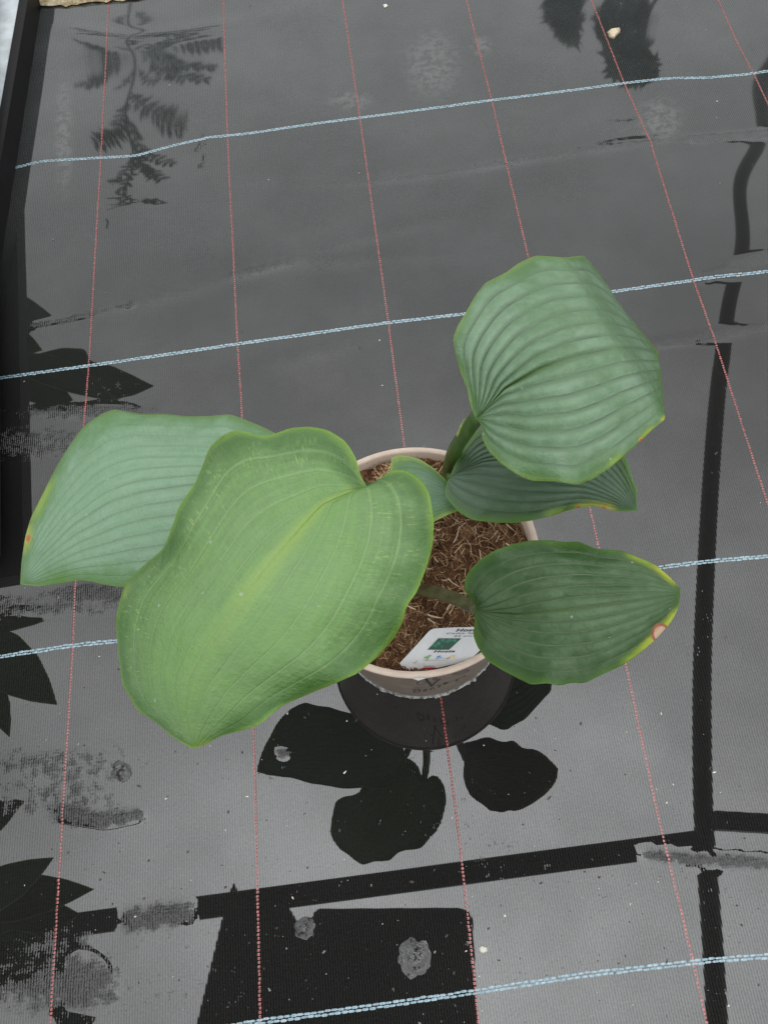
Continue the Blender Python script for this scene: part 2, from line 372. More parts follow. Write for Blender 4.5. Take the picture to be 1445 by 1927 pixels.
doodle = [([(801, 1278), (806, 1284), (812, 1292)], 0.0018), ([(812, 1291), (820, 1284), (829, 1277)], 0.0012), ([(806, 1284), (798, 1282), (788, 1283), (783, 1286), (790, 1289), (799, 1287), (806, 1284)], 0.0007),
          ([(822, 1277), (818, 1275), (814, 1278), (818, 1281), (823, 1277)], 0.0007), ([(776, 1295), (800, 1294), (830, 1289), (855, 1281), (874, 1272)], 0.0006),
          ([(850, 1270), (862, 1265), (880, 1261), (884, 1262), (878, 1266), (864, 1269), (850, 1270)], 0.0006), ([(852, 1269), (868, 1266), (882, 1262)], 0.0005), ([(858, 1283), (862, 1279)], 0.0012), ([(872, 1275), (876, 1271)], 0.0010)]
V, Fc = join([ribbon_on_pot(p, w) for p, w in doodle]); mesh('printed_flower_motif', V, Fc, M_PRINT, pot, smooth=False)

def text_mesh(body, size=1.0, spacing=1.0, bold=0.0):
    cu = bpy.data.curves.new('text', 'FONT'); cu.body = body; cu.size = size; cu.space_character = spacing; cu.offset = bold; cu.resolution_u = 3; cu.fill_mode = 'FRONT'
    ob = bpy.data.objects.new('text', cu); COL.objects.link(ob); dg = bpy.context.evaluated_depsgraph_get()
    me = bpy.data.meshes.new_from_object(ob.evaluated_get(dg)); V = np.array([v.co[:] for v in me.vertices]); Fc = [list(p.vertices) for p in me.polygons]
    bpy.data.objects.remove(ob); bpy.data.meshes.remove(me); return V, Fc
V, Fc = text_mesh('Dansk', 1.0, 1.35, 0.0)
V = V / V[:, 0].max()
px = np.stack([776 + V[:, 0] * 68 + V[:, 1] * 6, 1304 - 20 * V[:, 0] ** 2 * 0.9 - V[:, 1] * 24], -1)
mesh('printed_lettering', cone_hit(px, 0.0006), Fc, M_PRINT, pot, smooth=False)
# chip of white paper stuck under the rim
c = cone_hit([(775, 1277), (790, 1275), (803, 1276), (787, 1281)], 0.0035)
V, Fc = extrude_poly(c, 0.0004); mesh('paper_scrap', V, Fc, M_PAPER, pot, smooth=False)
# pale scum line where the pot meets the water
ang = np.linspace(0, 2 * math.pi, 400, endpoint=False)
nz = np.array([noise.noise((math.cos(a) * 9, math.sin(a) * 9, 3.1)) + 0.6 * noise.noise((math.cos(a) * 30, math.sin(a) * 30, 1.7)) for a in ang])
rin = np.full(400, BASE_R - 0.001); rout = BASE_R + 0.0006 + 0.0020 * np.clip(nz + 0.1, 0, 1.2) * (1 + 1.2 * np.clip(np.cos(ang + 0.75), 0, 1) ** 3); zz = 0.0006 + 0.0010 * np.clip(nz + 0.4, 0, 1)
V = np.concatenate([np.stack([PC[0] + r * np.cos(ang), PC[1] + r * np.sin(ang), z], -1) for r, z in ((rin, zz + 0.0025), (rin + 0.0012, zz + 0.0018), (rout, zz), (rout + 0.0008, zz * 0 + 0.0002))])
mesh('scum_line', V, gridfaces(4, 400, wrap=True), plain('pale_scum', (0.26, 0.26, 0.25), 0.2, 0.75, 220, 1.6), pot)

# ------------------------------------------------------------ potting soil
SOIL_Z = 0.136
def soil_z(x, y):
    v = Vector((x * 38, y * 38, 2.0)); w = Vector((x * 120, y * 120, 5.0))
    r = math.hypot(x - PC[0], y - PC[1]) / 0.092
    return SOIL_Z + 0.0045 * noise.noise(v) + 0.0032 * noise.noise(w) + 0.0018 * noise.noise(w * 2.6) + 0.004 * max(0, 1 - r * 1.3) + 0.004 * max(0, (y - PC[1] - 0.05) / 0.05)
def mat_soil():
    t = NT('coir_potting_soil'); P = t.pos(); a = t.noise(P, 110, 6, 0.75); b = t.noise(P, 420, 5, 0.75)
    c = t.mix(t.rng(a, 0.32, 0.66), (0.026, 0.012, 0.006), (0.22, 0.105, 0.05)); c = t.mix(t.rng(b, 0.50, 0.70), c, (0.30, 0.175, 0.10))
    t.bsdf(c, 0.8, 1.4, 0.35, t.bump(b, 1.0, 0.0015)); return t.m
M_SOIL = mat_soil()
nr, na = 70, 220
ra = np.linspace(0, 1, nr) ** 0.8 * 0.0972; an = np.linspace(0, 2 * math.pi, na, endpoint=False)
V = [(PC[0] + r * math.cos(a), PC[1] + r * math.sin(a), 0) for r in ra for a in an]
V = np.array([(x, y, soil_z(x, y)) for x, y, _ in V])
soil = mesh('potting_soil', V, gridfaces(nr, na, wrap=True), M_SOIL); tag(soil, 'brown fibrous coir potting soil filling the beige pot', 'soil', kind='stuff')
def scatter_pos():
    r = 0.094 * math.sqrt(random.random()); a = random.uniform(0, 6.283); x, y = PC[0] + r * math.cos(a), PC[1] + r * math.sin(a); return x, y, soil_z(x, y)
def fibres(n, lmin, lmax, rad, mat, name, curl, lift):
    parts = []
    for _ in range(n):
        x, y, z = scatter_pos(); L = random.uniform(lmin, lmax); a = random.uniform(0, 6.283); el = random.gauss(0.05, 0.35); p = np.array([x, y, z + random.uniform(0.0, lift)])
        pts = [p.copy()]; da = random.gauss(0, curl)
        for k in range(5):
            a += da + random.gauss(0, curl * 0.5); el += random.gauss(0, 0.25)
            p = p + L / 5 * np.array([math.cos(a) * math.cos(el), math.sin(a) * math.cos(el), math.sin(el)])
            p[2] = max(p[2], soil_z(p[0], p[1]) + 0.0003)
            q = p[:2] - PC; rr_ = np.linalg.norm(q)
            if rr_ > 0.0945: p[:2] = PC + q / rr_ * 0.0945
            pts.append(p.copy())
        r = rad * random.uniform(0.5, 1.3)
        parts.append(tube(pts, [r, r, r, r * 0.9, r * 0.7, r * 0.4], 3, cap=False))
    V, Fc = join(parts); o = mesh(name, V, Fc, mat, soil, smooth=False); o['kind'] = 'stuff'
def mat_fibre(name, a, b):
    t = NT(name); c = t.mix(t.rng(t.noise(t.pos(), 90, 2), 0.35, 0.65), a, b); t.bsdf(c, 0.65, 1.4, 0.4); return t.m
fibres(2600, 0.004, 0.018, 0.00026, mat_fibre('brown_fibre', (0.10, 0.045, 0.022), (0.34, 0.19, 0.10)), 'brown_coir_fibre', 0.45, 0.003)
fibres(1200, 0.004, 0.020, 0.00030, mat_fibre('tan_fibre', (0.42, 0.26, 0.13), (0.68, 0.48, 0.28)), 'tan_coir_fibre', 0.35, 0.004)
fibres(150, 0.005, 0.018, 0.0006, mat_fibre('straw', (0.55, 0.42, 0.26), (0.72, 0.60, 0.42)), 'straw_bit', 0.08, 0.004)
parts = []
for cx, cy, n in ((752, 878, 34), (722, 893, 45), (848, 868, 25)):
    c0 = unp([(cx, cy)], SOIL_Z + .006)[0]
    for _ in range(n):
        p = c0 + RNG.normal(0, 1, 3) * [.005, .004, .002]; d = RNG.normal(0, 1, 3) * [1, 1, .45]; d /= np.linalg.norm(d); e = RNG.normal(0, .4, 3); L = random.uniform(.006, .018)
        parts.append(tube([p - d * L / 2, p + e * L * .1, p + d * L / 2 + e * L * .2], [.0003, .0004, .0002], 3, cap=False))
V, Fc = join(parts); mesh('straw_tuft', V, Fc, bpy.data.materials['tan_fibre'], soil, smooth=False)['kind'] = 'stuff'
parts = []
for _ in range(1500):
    x, y, z = scatter_pos(); s = random.uniform(0.0006, 0.0024) if random.random() < 0.93 else random.uniform(0.003, 0.005)
    o8 = np.array([(1, 0, 0), (-1, 0, 0), (0, 1, 0), (0, -1, 0), (0, 0, 1), (0, 0, -1)], float) * s * RNG.uniform(0.5, 1.2, (6, 1)) + RNG.normal(0, s * 0.15, (6, 3))
    parts.append((o8 + np.array([x, y, z + s * 0.25]), [[0, 2, 4], [2, 1, 4], [1, 3, 4], [3, 0, 4], [2, 0, 5], [1, 2, 5], [3, 1, 5], [0, 3, 5]]))
V, Fc = join(parts); o = mesh('soil_crumb', V, Fc, M_SOIL, soil, smooth=False); o['kind'] = 'stuff'

# ------------------------------------------------------------ leaves
def mat_leaf(name, inner, outer, vein, nv, mid=(0, 0, 0), midw=0.0, edge=(0.30, 0.42, 0.06), edgew=0.003, speck=0.0, bloom=0.0, bloomc=(0.30, 0.44, 0.34), spots=(), yel=(), rough=0.40, veinw=0.0006, blotch=0.35, transl=0.24, flank=0.3, yw=0.007, dark=0.0, spec=0.85):
    t = NT(name); P = t.pos(); s = t.attr('s'); v = t.attr('t'); hw = t.attr('hw'); ed = t.attr('edge')
    ab = t.math('ABSOLUTE', v)
    n1 = t.noise(P, 30, 6, 0.62); n2 = t.noise(P, 130, 4, 0.65)
    c = t.mix(t.rng(ab, 0.35, 1.0), inner, outer)
    c = t.mix(t.math('MULTIPLY', t.rng(n1, 0.38, 0.68), blotch), c, tuple(q * 0.5 for q in outer))
    if bloom:
        bl = t.math('MULTIPLY', t.rng(t.math('ADD', n1, t.math('MULTIPLY', n2, 0.5)), 0.50, 0.98), bloom); c = t.mix(bl, c, bloomc)
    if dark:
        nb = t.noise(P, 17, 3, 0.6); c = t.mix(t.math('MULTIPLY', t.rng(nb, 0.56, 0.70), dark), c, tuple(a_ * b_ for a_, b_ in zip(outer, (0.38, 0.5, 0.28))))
    # streaks that run along the veins
    st = t.noise(t.xyz(t.math('MULTIPLY', v, 26.0), t.math('MULTIPLY', s, 3.0)), 1.0, 4, 0.7)
    c = t.mix(t.rng(st, 0.3, 0.7, 0.0, 0.28), c, tuple(min(1, q * 1.55) for q in inner))
    # veins
    fr = t.math('ABSOLUTE', t.math('SUBTRACT', t.math('FRACT', t.math('ADD', t.math('MULTIPLY', v, nv), 0.5)), 0.5))
    dist = t.math('DIVIDE', t.math('MULTIPLY', fr, hw), nv)
    wv = t.math('MULTIPLY', t.rng(s, 0.0, 1.0, 1.7, 0.55, sm=False), veinw)
    vm = t.math('MULTIPLY', t.math('SUBTRACT', 1.0, t.rng(t.math('DIVIDE', dist, wv), 0.35, 1.4)), t.rng(ab, 0.80, 0.97, 0.75, 0.0))
    c = t.mix(vm, c, vein)
    # fine cross-hatching between the veins
    xh = t.noise(t.xyz(t.math('MULTIPLY', v, t.math('MULTIPLY', hw, 160.0)), t.math('MULTIPLY', s, 190.0)), 1.0, 3, 0.6); c = t.mix(t.rng(xh, 0.35, 0.75, 0.0, 0.22), c, tuple(min(1, q * 1.6 + 0.02) for q in inner))
    # darker flank on one side of every rib
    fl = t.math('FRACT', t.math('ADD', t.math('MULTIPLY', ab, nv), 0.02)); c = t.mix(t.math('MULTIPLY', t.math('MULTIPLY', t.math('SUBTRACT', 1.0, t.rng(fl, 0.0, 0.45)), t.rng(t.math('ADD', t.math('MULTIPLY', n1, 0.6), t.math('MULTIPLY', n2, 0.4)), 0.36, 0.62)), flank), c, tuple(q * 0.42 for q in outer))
    if midw:
        dm = t.math('MULTIPLY', ab, hw); g = t.math('MULTIPLY', t.math('SUBTRACT', 1.0, t.rng(dm, 0.0, midw)), t.rng(s, 0.2, 0.8, 0.95, 0.12)); c = t.mix(g, c, mid)
    if speck:
        q = t.xyz(t.math('MULTIPLY', v, t.math('MULTIPLY', hw, 190.0)), t.math('MULTIPLY', s, 210.0))
        vo = t.n('TexVoronoi'); vo.inputs['Scale'].default_value = 1.0; t.put(vo.inputs['Vector'], q)
        sp = t.math('MULTIPLY', t.math('SUBTRACT', 1.0, t.rng(vo.outputs['Distance'], 0.16, 0.34)), t.rng(t.math('ADD', ab, t.math('MULTIPLY', n1, 0.6)), 0.72, 1.15))
        sp = t.math('MULTIPLY', sp, t.math('MULTIPLY', t.rng(t.noise(P, 110, 3), 0.45, 0.58), speck)); c = t.mix(sp, c, (0.42, 0.58, 0.16))
    mg = t.math('SUBTRACT', 1.0, t.rng(t.math('ADD', ed, t.math('MULTIPLY', t.math('SUBTRACT', n1, 0.5), 0.04)), 0.0, 0.016)); c = t.mix(t.math('MULTIPLY', mg, 0.75), c, tuple(a_ * b_ for a_, b_ in zip(outer, (0.62, 0.85, 0.32))))
    em = t.math('SUBTRACT', 1.0, t.rng(t.math('ADD', ed, t.math('MULTIPLY', t.math('SUBTRACT', n1, 0.5), edgew * 2.6)), 0.0, edgew)); c = t.mix(t.math('MULTIPLY', em, 0.75), c, edge)
    rim = t.math('SUBTRACT', 1.0, t.rng(ed, 0.0003, 0.0010)); c = t.mix(t.math('MULTIPLY', rim, 0.6), c, tuple(min(1, q * 1.5) for q in edge))
    def blob(pt, r, wob=0.8):
        vm_ = t.n('VectorMath', operation='DISTANCE'); t.put(vm_.inputs[0], P); vm_.inputs[1].default_value = tuple(pt)
        d = t.math('ADD', vm_.outputs['Value'], t.math('MULTIPLY', t.math('SUBTRACT', n2, 0.5), r * wob)); return t.math('DIVIDE', d, r)
    for pt, r, col in yel: c = t.mix(t.math('MULTIPLY', t.math('SUBTRACT', 1.0, t.rng(blob(pt, r), 0.3, 1.0)), t.math('SUBTRACT', 1.0, t.rng(t.math('ADD', ed, t.math('MULTIPLY', t.math('SUBTRACT', n1, 0.5), 0.008)), 0.0, yw))), c, col)
    for pt, r, col, ring in spots:
        d = blob(pt, r, 0.3); c = t.mix(t.math('SUBTRACT', 1.0, t.rng(d, 0.85, 1.05)), c, ring); c = t.mix(t.math('SUBTRACT', 1.0, t.rng(d, 0.6, 0.8)), c, col)
    # tiny white specks of dust
    vo = t.n('TexVoronoi'); vo.inputs['Scale'].default_value = 62.0; t.put(vo.inputs['Vector'], P)
    ds = t.math('MULTIPLY', t.math('LESS_THAN', vo.outputs['Distance'], 0.085), t.math('GREATER_THAN', t.n('SeparateColor').outputs[0], 2.0)) if False else t.math('LESS_THAN', vo.outputs['Distance'], 0.05)
    c = t.mix(t.math('MULTIPLY', ds, 0.55), c, (0.5, 0.56, 0.48))
    rg = t.math('ADD', rough, t.math('MULTIPLY', t.math('SUBTRACT', n1, 0.5), 0.3))
    hb = t.math('ADD', t.math('MULTIPLY', vm, -0.35), t.math('ADD', t.math('MULTIPLY', t.noise(P, 700, 3, 0.6), 0.5), t.math('MULTIPLY', n2, 0.9)))
    nrm = t.bump(hb, 0.6, 0.0016)
    b = t.bsdf(c, rg, 1.5, spec, nrm, link=False)
    tr = t.n('BsdfTranslucent'); t.put(tr.inputs[0], t.mix(0.5, c, (0.25, 0.42, 0.03))); ms = t.n('MixShader'); ms.inputs[0].default_value = transl
    t.t.links.new(b.outputs[0], ms.inputs[1]); t.t.links.new(tr.outputs[0], ms.inputs[2]); t.t.links.new(ms.outputs[0], t.out.inputs[0]); return t.m
def leaf(parent, mid, left, right, zm, zl, zr, mat, place=unp, nv=8, corr=0.0009, wave=0.0, wf=7.0, ns=110, ntt=97, thick=0.0007, name='leaf', pw=1.7, zfn=None, tip_sm=2):
    M = resample(mid, ns, 3); A = resample(left, ns, 1); B = resample(right, ns, 1)
    s = np.linspace(0, 1, ns)[:, None]; t = np.linspace(-1, 1, ntt)[None]
    As, Bs = A.copy(), B.copy()
    for _ in range(int(0.5 * ns)):
        for Q in (As, Bs): Q[1:-1] = (Q[:-2] + 2 * Q[1:-1] + Q[2:]) / 4
    at = np.abs(t); w = (at ** 5)[..., None]
    L_ = As[:, None] * (1 - w) + A[:, None] * w; R_ = Bs[:, None] * (1 - w) + B[:, None] * w
    au = at ** (1 + 0.85 * (1 - s) ** 5)
    px = np.where(t[..., None] < 0, M[:, None] + au[..., None] * (L_ - M[:, None]), M[:, None] + au[..., None] * (R_ - M[:, None]))
    z = smooth_lerp(zm, s) + np.where(t < 0, smooth_lerp(zl, s), smooth_lerp(zr, s)) * at ** pw
    z = z + wave * np.sin(wf * s * 6.283 / 2 + np.where(t < 0, 0.6, 2.4)) * at ** 4 * np.sin(math.pi * np.clip(s, 0, 1))
    ph = np.abs(np.sin(math.pi * nv * t))
    z = z + corr * (ph ** 0.7 - 0.6) * np.clip(s * 5, 0, 1) * np.clip((1 - s) * 3, 0, 1) * np.clip((1 - at) * 4, 0, 1)
    if zfn is not None: z = z + zfn(px)
    P = place(px.reshape(-1, 2), z.ravel())
    G = P.reshape(ns, ntt, 3)
    wl = np.linalg.norm(np.diff(G[:, :ntt // 2 + 1], axis=1), axis=2).sum(1); wr = np.linalg.norm(np.diff(G[:, ntt // 2:], axis=1), axis=2).sum(1)
    hw = np.where(t < 0, wl[:, None], wr[:, None]); ln = np.linalg.norm(np.diff(G[:, ntt // 2], axis=0), axis=1).sum(); ed = np.minimum((1 - at) * hw, (1 - s) * ln)
    at_ = {'s': np.repeat(s, ntt, 1), 't': np.repeat(t, ns, 0), 'hw': hw, 'edge': ed}
    o = mesh(name, P, gridfaces(ns, ntt), mat, parent, attrs=at_); LEAF_AT[o.name] = (px.reshape(-1, 2), P)
    if np.mean([p.normal.z for p in list(o.data.polygons)[::37]]) < 0: o.data.flip_normals()
    md = o.modifiers.new('thickness', 'SOLIDIFY'); md.thickness = thick; md.offset = -1
    return o
LEAF_AT = {}
def on(o, x, y):
    q, P = LEAF_AT[o.name]; return P[np.argmin(((q - [x, y]) ** 2).sum(1))]
def bez(a, b, c, d, n=24):
    u = np.linspace(0, 1, n)[:, None]; return (1 - u) ** 3 * a + 3 * (1 - u) ** 2 * u * b + 3 * (1 - u) * u * u * c + u ** 3 * d
def petiole(parent, path, r0, r1, mat, flat=0.75):
    n = len(path); V, Fc = tube(path, np.linspace(r0, r1, n), 14, flat)
    # a channel along the upper side
    V = V.reshape(n, 14, 3); V[:, 3:5] -= np.array([0, 0, 1.0]) * (np.linspace(r0, r1, n) * 0.35)[:, None, None]; V[:, 3:5] = V[:, 3:5]
    return mesh('petiole', V.reshape(-1, 3), Fc, mat, parent)
def pt(x, y, z): return unp([(x, y)], z)[0]

plant = empty('hosta_plant', (PC[0], PC[1], SOIL_Z)); tag(plant, 'hosta with six broad ribbed green leaves growing in the beige pot', 'plant')
def mat_stem(name, a, b):
    t = NT(name); P = t.pos(); nz = t.noise(t.mapping(P, scale=(1, 1, 0.3)), 130, 4); c = t.mix(t.rng(nz, 0.3, 0.7), a, b); t.bsdf(c, 0.42, 1.45, 0.5, t.bump(nz, 0.4, 0.0006)); return t.m
M_STEM = mat_stem('green_stem', (0.035, 0.085, 0.012), (0.075, 0.15, 0.03)); M_STEMB = mat_stem('brownish_stem', (0.055, 0.055, 0.022), (0.11, 0.12, 0.05))
crown = np.array([PC[0], PC[1] + 0.0, SOIL_Z - 0.004]); shoot = unp([(868, 925)], SOIL_Z - 0.003)[0]

# big light green leaf in front
l1 = leaf(plant, [(690, 917), (655, 927), (605, 950), (560, 1000), (506, 1062), (452, 1130), (395, 1212), (355, 1285), (350, 1345), (366, 1410)],
     [(690, 915), (677, 892), (670, 861), (650, 829), (618, 809), (582, 802), (546, 805), (517, 816), (497, 822), (470, 814), (443, 808), (416, 820), (393, 843), (382, 874), (369, 906), (335, 955), (328, 982), (308, 1032), (276, 1059), (236, 1095), (225, 1131), (217, 1167), (222, 1230), (229, 1288), (258, 1338), (294, 1360), (321, 1385), (348, 1403), (366, 1410)],
     [(690, 915), (706, 913), (717, 897), (740, 883), (767, 886), (789, 899), (807, 924), (814, 960), (817, 991), (813, 1032), (803, 1068), (785, 1113), (765, 1140), (758, 1171), (740, 1203), (708, 1239), (672, 1268), (627, 1288), (587, 1304), (533, 1327), (488, 1365), (452, 1376), (416, 1385), (389, 1401), (366, 1410)],
     [.447, .458, .464, .463, .455, .437, .410], [0, -.004, -.014, -.020, -.042, -.034, 0], [0, -.002, -.010, -.016, -.018, -.008, 0], None, nv=5, corr=0.0004, wave=0.0055, wf=9)
ML1 = mat_leaf('light_green_leaf', (0.17, 0.335, 0.085), (0.062, 0.165, 0.022), (0.25, 0.42, 0.15), 5, mid=(0.31, 0.48, 0.10), midw=0.011, edge=(0.17, 0.32, 0.03), edgew=0.0030, speck=0.8, bloom=0.5, bloomc=(0.235, 0.40, 0.17), rough=0.32, veinw=0.00050, blotch=0.45, flank=0.06, dark=0.2,
               yel=[(on(l1, 375, 1400), .009, (0.20, 0.34, 0.035)), (on(l1, 240, 1110), .006, (0.20, 0.32, 0.06))])
l1.data.materials[0] = ML1
tag(l1, 'large light green heart-shaped leaf speckled yellow near its margin')
petiole(l1, bez(crown + [-.006, -.012, 0], crown + [-.008, -.02, .12], pt(760, 1010, .36), pt(688, 918, .4463)), .0065, .0045, M_STEM)

# blue-green leaf behind it
l2 = leaf(plant, [(640, 975), (560, 950), (470, 915), (365, 912), (270, 925), (205, 945), (135, 990), (75, 1050), (38, 1100)],
     [(640, 975), (625, 920), (600, 875), (560, 838), (517, 814), (488, 800), (457, 788), (434, 779), (388, 783), (349, 783), (310, 778), (264, 779), (233, 773), (213, 769), (186, 781), (155, 804), (128, 841), (101, 887), (78, 934), (58, 973), (47, 1011), (40, 1060), (38, 1100)],
     [(640, 975), (640, 1020), (600, 1060), (520, 1085), (420, 1098), (330, 1104), (260, 1106), (229, 1106), (202, 1102), (174, 1095), (147, 1092), (116, 1098), (70, 1104), (38, 1100)],
     [.372, .392, .398, .395, .385, .368, .342], [0, .0, -.012, -.016, -.016, -.010, 0], [0, -.008, -.016, -.018, -.016, -.008, 0], None, nv=7, corr=0.0008, wave=0.002)
ML2 = mat_leaf('blue_green_leaf', (0.19, 0.345, 0.195), (0.13, 0.265, 0.125), (0.22, 0.36, 0.22), 7, edge=(0.12, 0.21, 0.05), edgew=0.0035, bloom=0.6, bloomc=(0.33, 0.50, 0.35), rough=0.42, veinw=0.0005, blotch=0.4, flank=0.25, dark=0.2, yw=0.012,
               yel=[(on(l2, 85, 945), .020, (0.27, 0.42, 0.06)), (on(l2, 55, 1010), .012, (0.36, 0.44, 0.08)), (on(l2, 110, 1100), .014, (0.10, 0.24, 0.03))], spots=[(on(l2, 52, 1014), .0028, (0.50, 0.16, 0.05), (0.5, 0.32, 0.08))])
l2.data.materials[0] = ML2
tag(l2, 'blue-green leaf half hidden behind the large light green leaf')
petiole(l2, bez(crown + [-.014, .004, 0], crown + [-.016, .004, .10], pt(740, 1000, .30), pt(638, 976, .3715)), .006, .0042, M_STEM)

# large upright leaf at the back
def fold3(px):
    a = np.array([1105, 500.]); b = np.array([1245, 720.]); d = (b - a) / np.linalg.norm(b - a); n = np.array([-d[1], d[0]])
    q = (px - a) @ n                                   # positive to the left of the fold
    return -0.0009 * np.clip(-(q - 40), 0, 70) ** 2 / 60
l3 = leaf(plant, [(893, 790), (914, 770), (950, 730), (1018, 692), (1088, 668), (1160, 654), (1205, 655), (1240, 663)],
     [(893, 785), (883, 755), (880, 734), (866, 699), (857, 665), (852, 637), (861, 613), (876, 588), (895, 554), (914, 531), (949, 514), (980, 492), (1008, 480), (1035, 482), (1063, 484), (1098, 480), (1111, 492), (1129, 516), (1146, 540), (1167, 575)],
     [(900, 790), (906, 799), (907, 824), (918, 848), (942, 872), (973, 893), (1001, 905), (1042, 905), (1087, 912), (1118, 900), (1149, 879), (1177, 855), (1212, 824), (1233, 803), (1252, 789), (1250, 772)],
     [.332, .346, .360, .368, .366, .358, .338], [0, .0, -.002, -.004, -.006, -.004, 0], [0, -.006, -.014, -.020, -.020, -.012, 0], None, nv=7, corr=0.0024, wave=0.003, wf=8, zfn=fold3)
ML3 = mat_leaf('ribbed_blue_green_leaf', (0.105, 0.21, 0.092), (0.11, 0.22, 0.095), (0.18, 0.29, 0.16), 7, mid=(0.09, 0.18, 0.04), midw=0.005, edge=(0.17, 0.29, 0.05), edgew=0.004, bloom=0.85, bloomc=(0.27, 0.42, 0.275), rough=0.34, veinw=0.00042, blotch=0.5, flank=0.65, dark=0.25,
               yel=[(on(l3, 1251, 789), .007, (0.50, 0.52, 0.03)), (on(l3, 1222, 818), .010, (0.30, 0.40, 0.03)), (on(l3, 1165, 866), .010, (0.22, 0.36, 0.03)), (on(l3, 1240, 664), .004, (0.55, 0.45, 0.10))],
               spots=[(on(l3, 1206, 829), .0022, (0.55, 0.17, 0.03), (0.55, 0.36, 0.05))])
l3.data.materials[0] = ML3
tag(l3, 'broad blue-green leaf with deep ribs, standing over the back of the pot')
petiole(l3, bez(shoot + [-.010, .004, 0], shoot + [-.012, .006, .05], pt(850, 850, .27), pt(902, 778, .3322)), .0072, .0056, M_STEM)

# darker leaf beneath it
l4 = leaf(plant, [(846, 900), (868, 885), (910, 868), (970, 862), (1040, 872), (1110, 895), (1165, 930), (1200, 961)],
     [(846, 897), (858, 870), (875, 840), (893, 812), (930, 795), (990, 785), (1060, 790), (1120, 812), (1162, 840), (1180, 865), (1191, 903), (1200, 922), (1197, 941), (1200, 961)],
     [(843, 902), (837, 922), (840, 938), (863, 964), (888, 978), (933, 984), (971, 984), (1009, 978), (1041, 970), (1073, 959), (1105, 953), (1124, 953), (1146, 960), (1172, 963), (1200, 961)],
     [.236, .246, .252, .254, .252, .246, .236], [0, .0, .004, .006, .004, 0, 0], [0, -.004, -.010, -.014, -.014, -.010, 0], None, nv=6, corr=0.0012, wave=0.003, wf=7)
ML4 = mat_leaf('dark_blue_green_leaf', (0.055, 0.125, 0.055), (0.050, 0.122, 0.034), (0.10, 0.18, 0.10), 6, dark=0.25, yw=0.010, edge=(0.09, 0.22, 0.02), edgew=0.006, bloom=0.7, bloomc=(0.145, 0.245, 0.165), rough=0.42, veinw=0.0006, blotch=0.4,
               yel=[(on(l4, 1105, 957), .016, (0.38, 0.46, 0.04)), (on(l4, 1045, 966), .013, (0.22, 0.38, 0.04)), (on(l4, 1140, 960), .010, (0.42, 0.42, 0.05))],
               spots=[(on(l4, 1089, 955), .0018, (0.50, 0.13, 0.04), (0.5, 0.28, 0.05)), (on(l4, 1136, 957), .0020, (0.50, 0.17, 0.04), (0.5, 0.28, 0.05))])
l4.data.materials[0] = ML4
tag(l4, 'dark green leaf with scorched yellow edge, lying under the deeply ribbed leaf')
petiole(l4, bez(shoot, shoot + [0, 0, .03], pt(848, 905, .19), pt(850, 898, .2358)), .0055, .0042, M_STEM)

# leaf pointing right
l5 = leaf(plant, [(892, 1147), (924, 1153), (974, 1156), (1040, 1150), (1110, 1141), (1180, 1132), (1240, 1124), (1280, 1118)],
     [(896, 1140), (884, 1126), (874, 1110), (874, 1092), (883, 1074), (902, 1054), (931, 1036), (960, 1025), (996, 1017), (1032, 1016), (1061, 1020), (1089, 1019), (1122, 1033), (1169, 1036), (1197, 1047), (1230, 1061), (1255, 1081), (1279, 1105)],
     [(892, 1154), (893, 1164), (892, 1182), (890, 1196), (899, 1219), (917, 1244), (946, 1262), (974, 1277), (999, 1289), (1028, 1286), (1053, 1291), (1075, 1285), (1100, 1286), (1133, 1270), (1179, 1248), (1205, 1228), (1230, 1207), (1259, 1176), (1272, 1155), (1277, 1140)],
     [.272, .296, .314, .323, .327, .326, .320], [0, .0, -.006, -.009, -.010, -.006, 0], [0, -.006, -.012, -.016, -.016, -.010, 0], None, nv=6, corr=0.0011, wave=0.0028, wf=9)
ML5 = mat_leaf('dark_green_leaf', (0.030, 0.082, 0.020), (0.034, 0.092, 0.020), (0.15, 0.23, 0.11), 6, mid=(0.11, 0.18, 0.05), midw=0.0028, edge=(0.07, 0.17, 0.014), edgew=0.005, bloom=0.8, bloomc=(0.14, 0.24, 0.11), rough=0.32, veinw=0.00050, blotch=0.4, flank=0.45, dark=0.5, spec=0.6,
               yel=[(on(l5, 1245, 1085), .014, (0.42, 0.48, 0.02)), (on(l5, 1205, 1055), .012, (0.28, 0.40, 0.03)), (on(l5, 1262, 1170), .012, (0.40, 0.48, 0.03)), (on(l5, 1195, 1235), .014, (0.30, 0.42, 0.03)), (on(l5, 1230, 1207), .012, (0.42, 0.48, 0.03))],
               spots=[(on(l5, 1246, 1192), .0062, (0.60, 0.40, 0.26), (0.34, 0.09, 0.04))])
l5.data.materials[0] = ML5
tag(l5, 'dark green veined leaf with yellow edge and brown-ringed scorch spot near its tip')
petiole(l5, bez(pt(790, 1112, SOIL_Z - .003), pt(800, 1108, .155), pt(845, 1118, .215), pt(900, 1148, .2725)), .0062, .0046, M_STEMB)

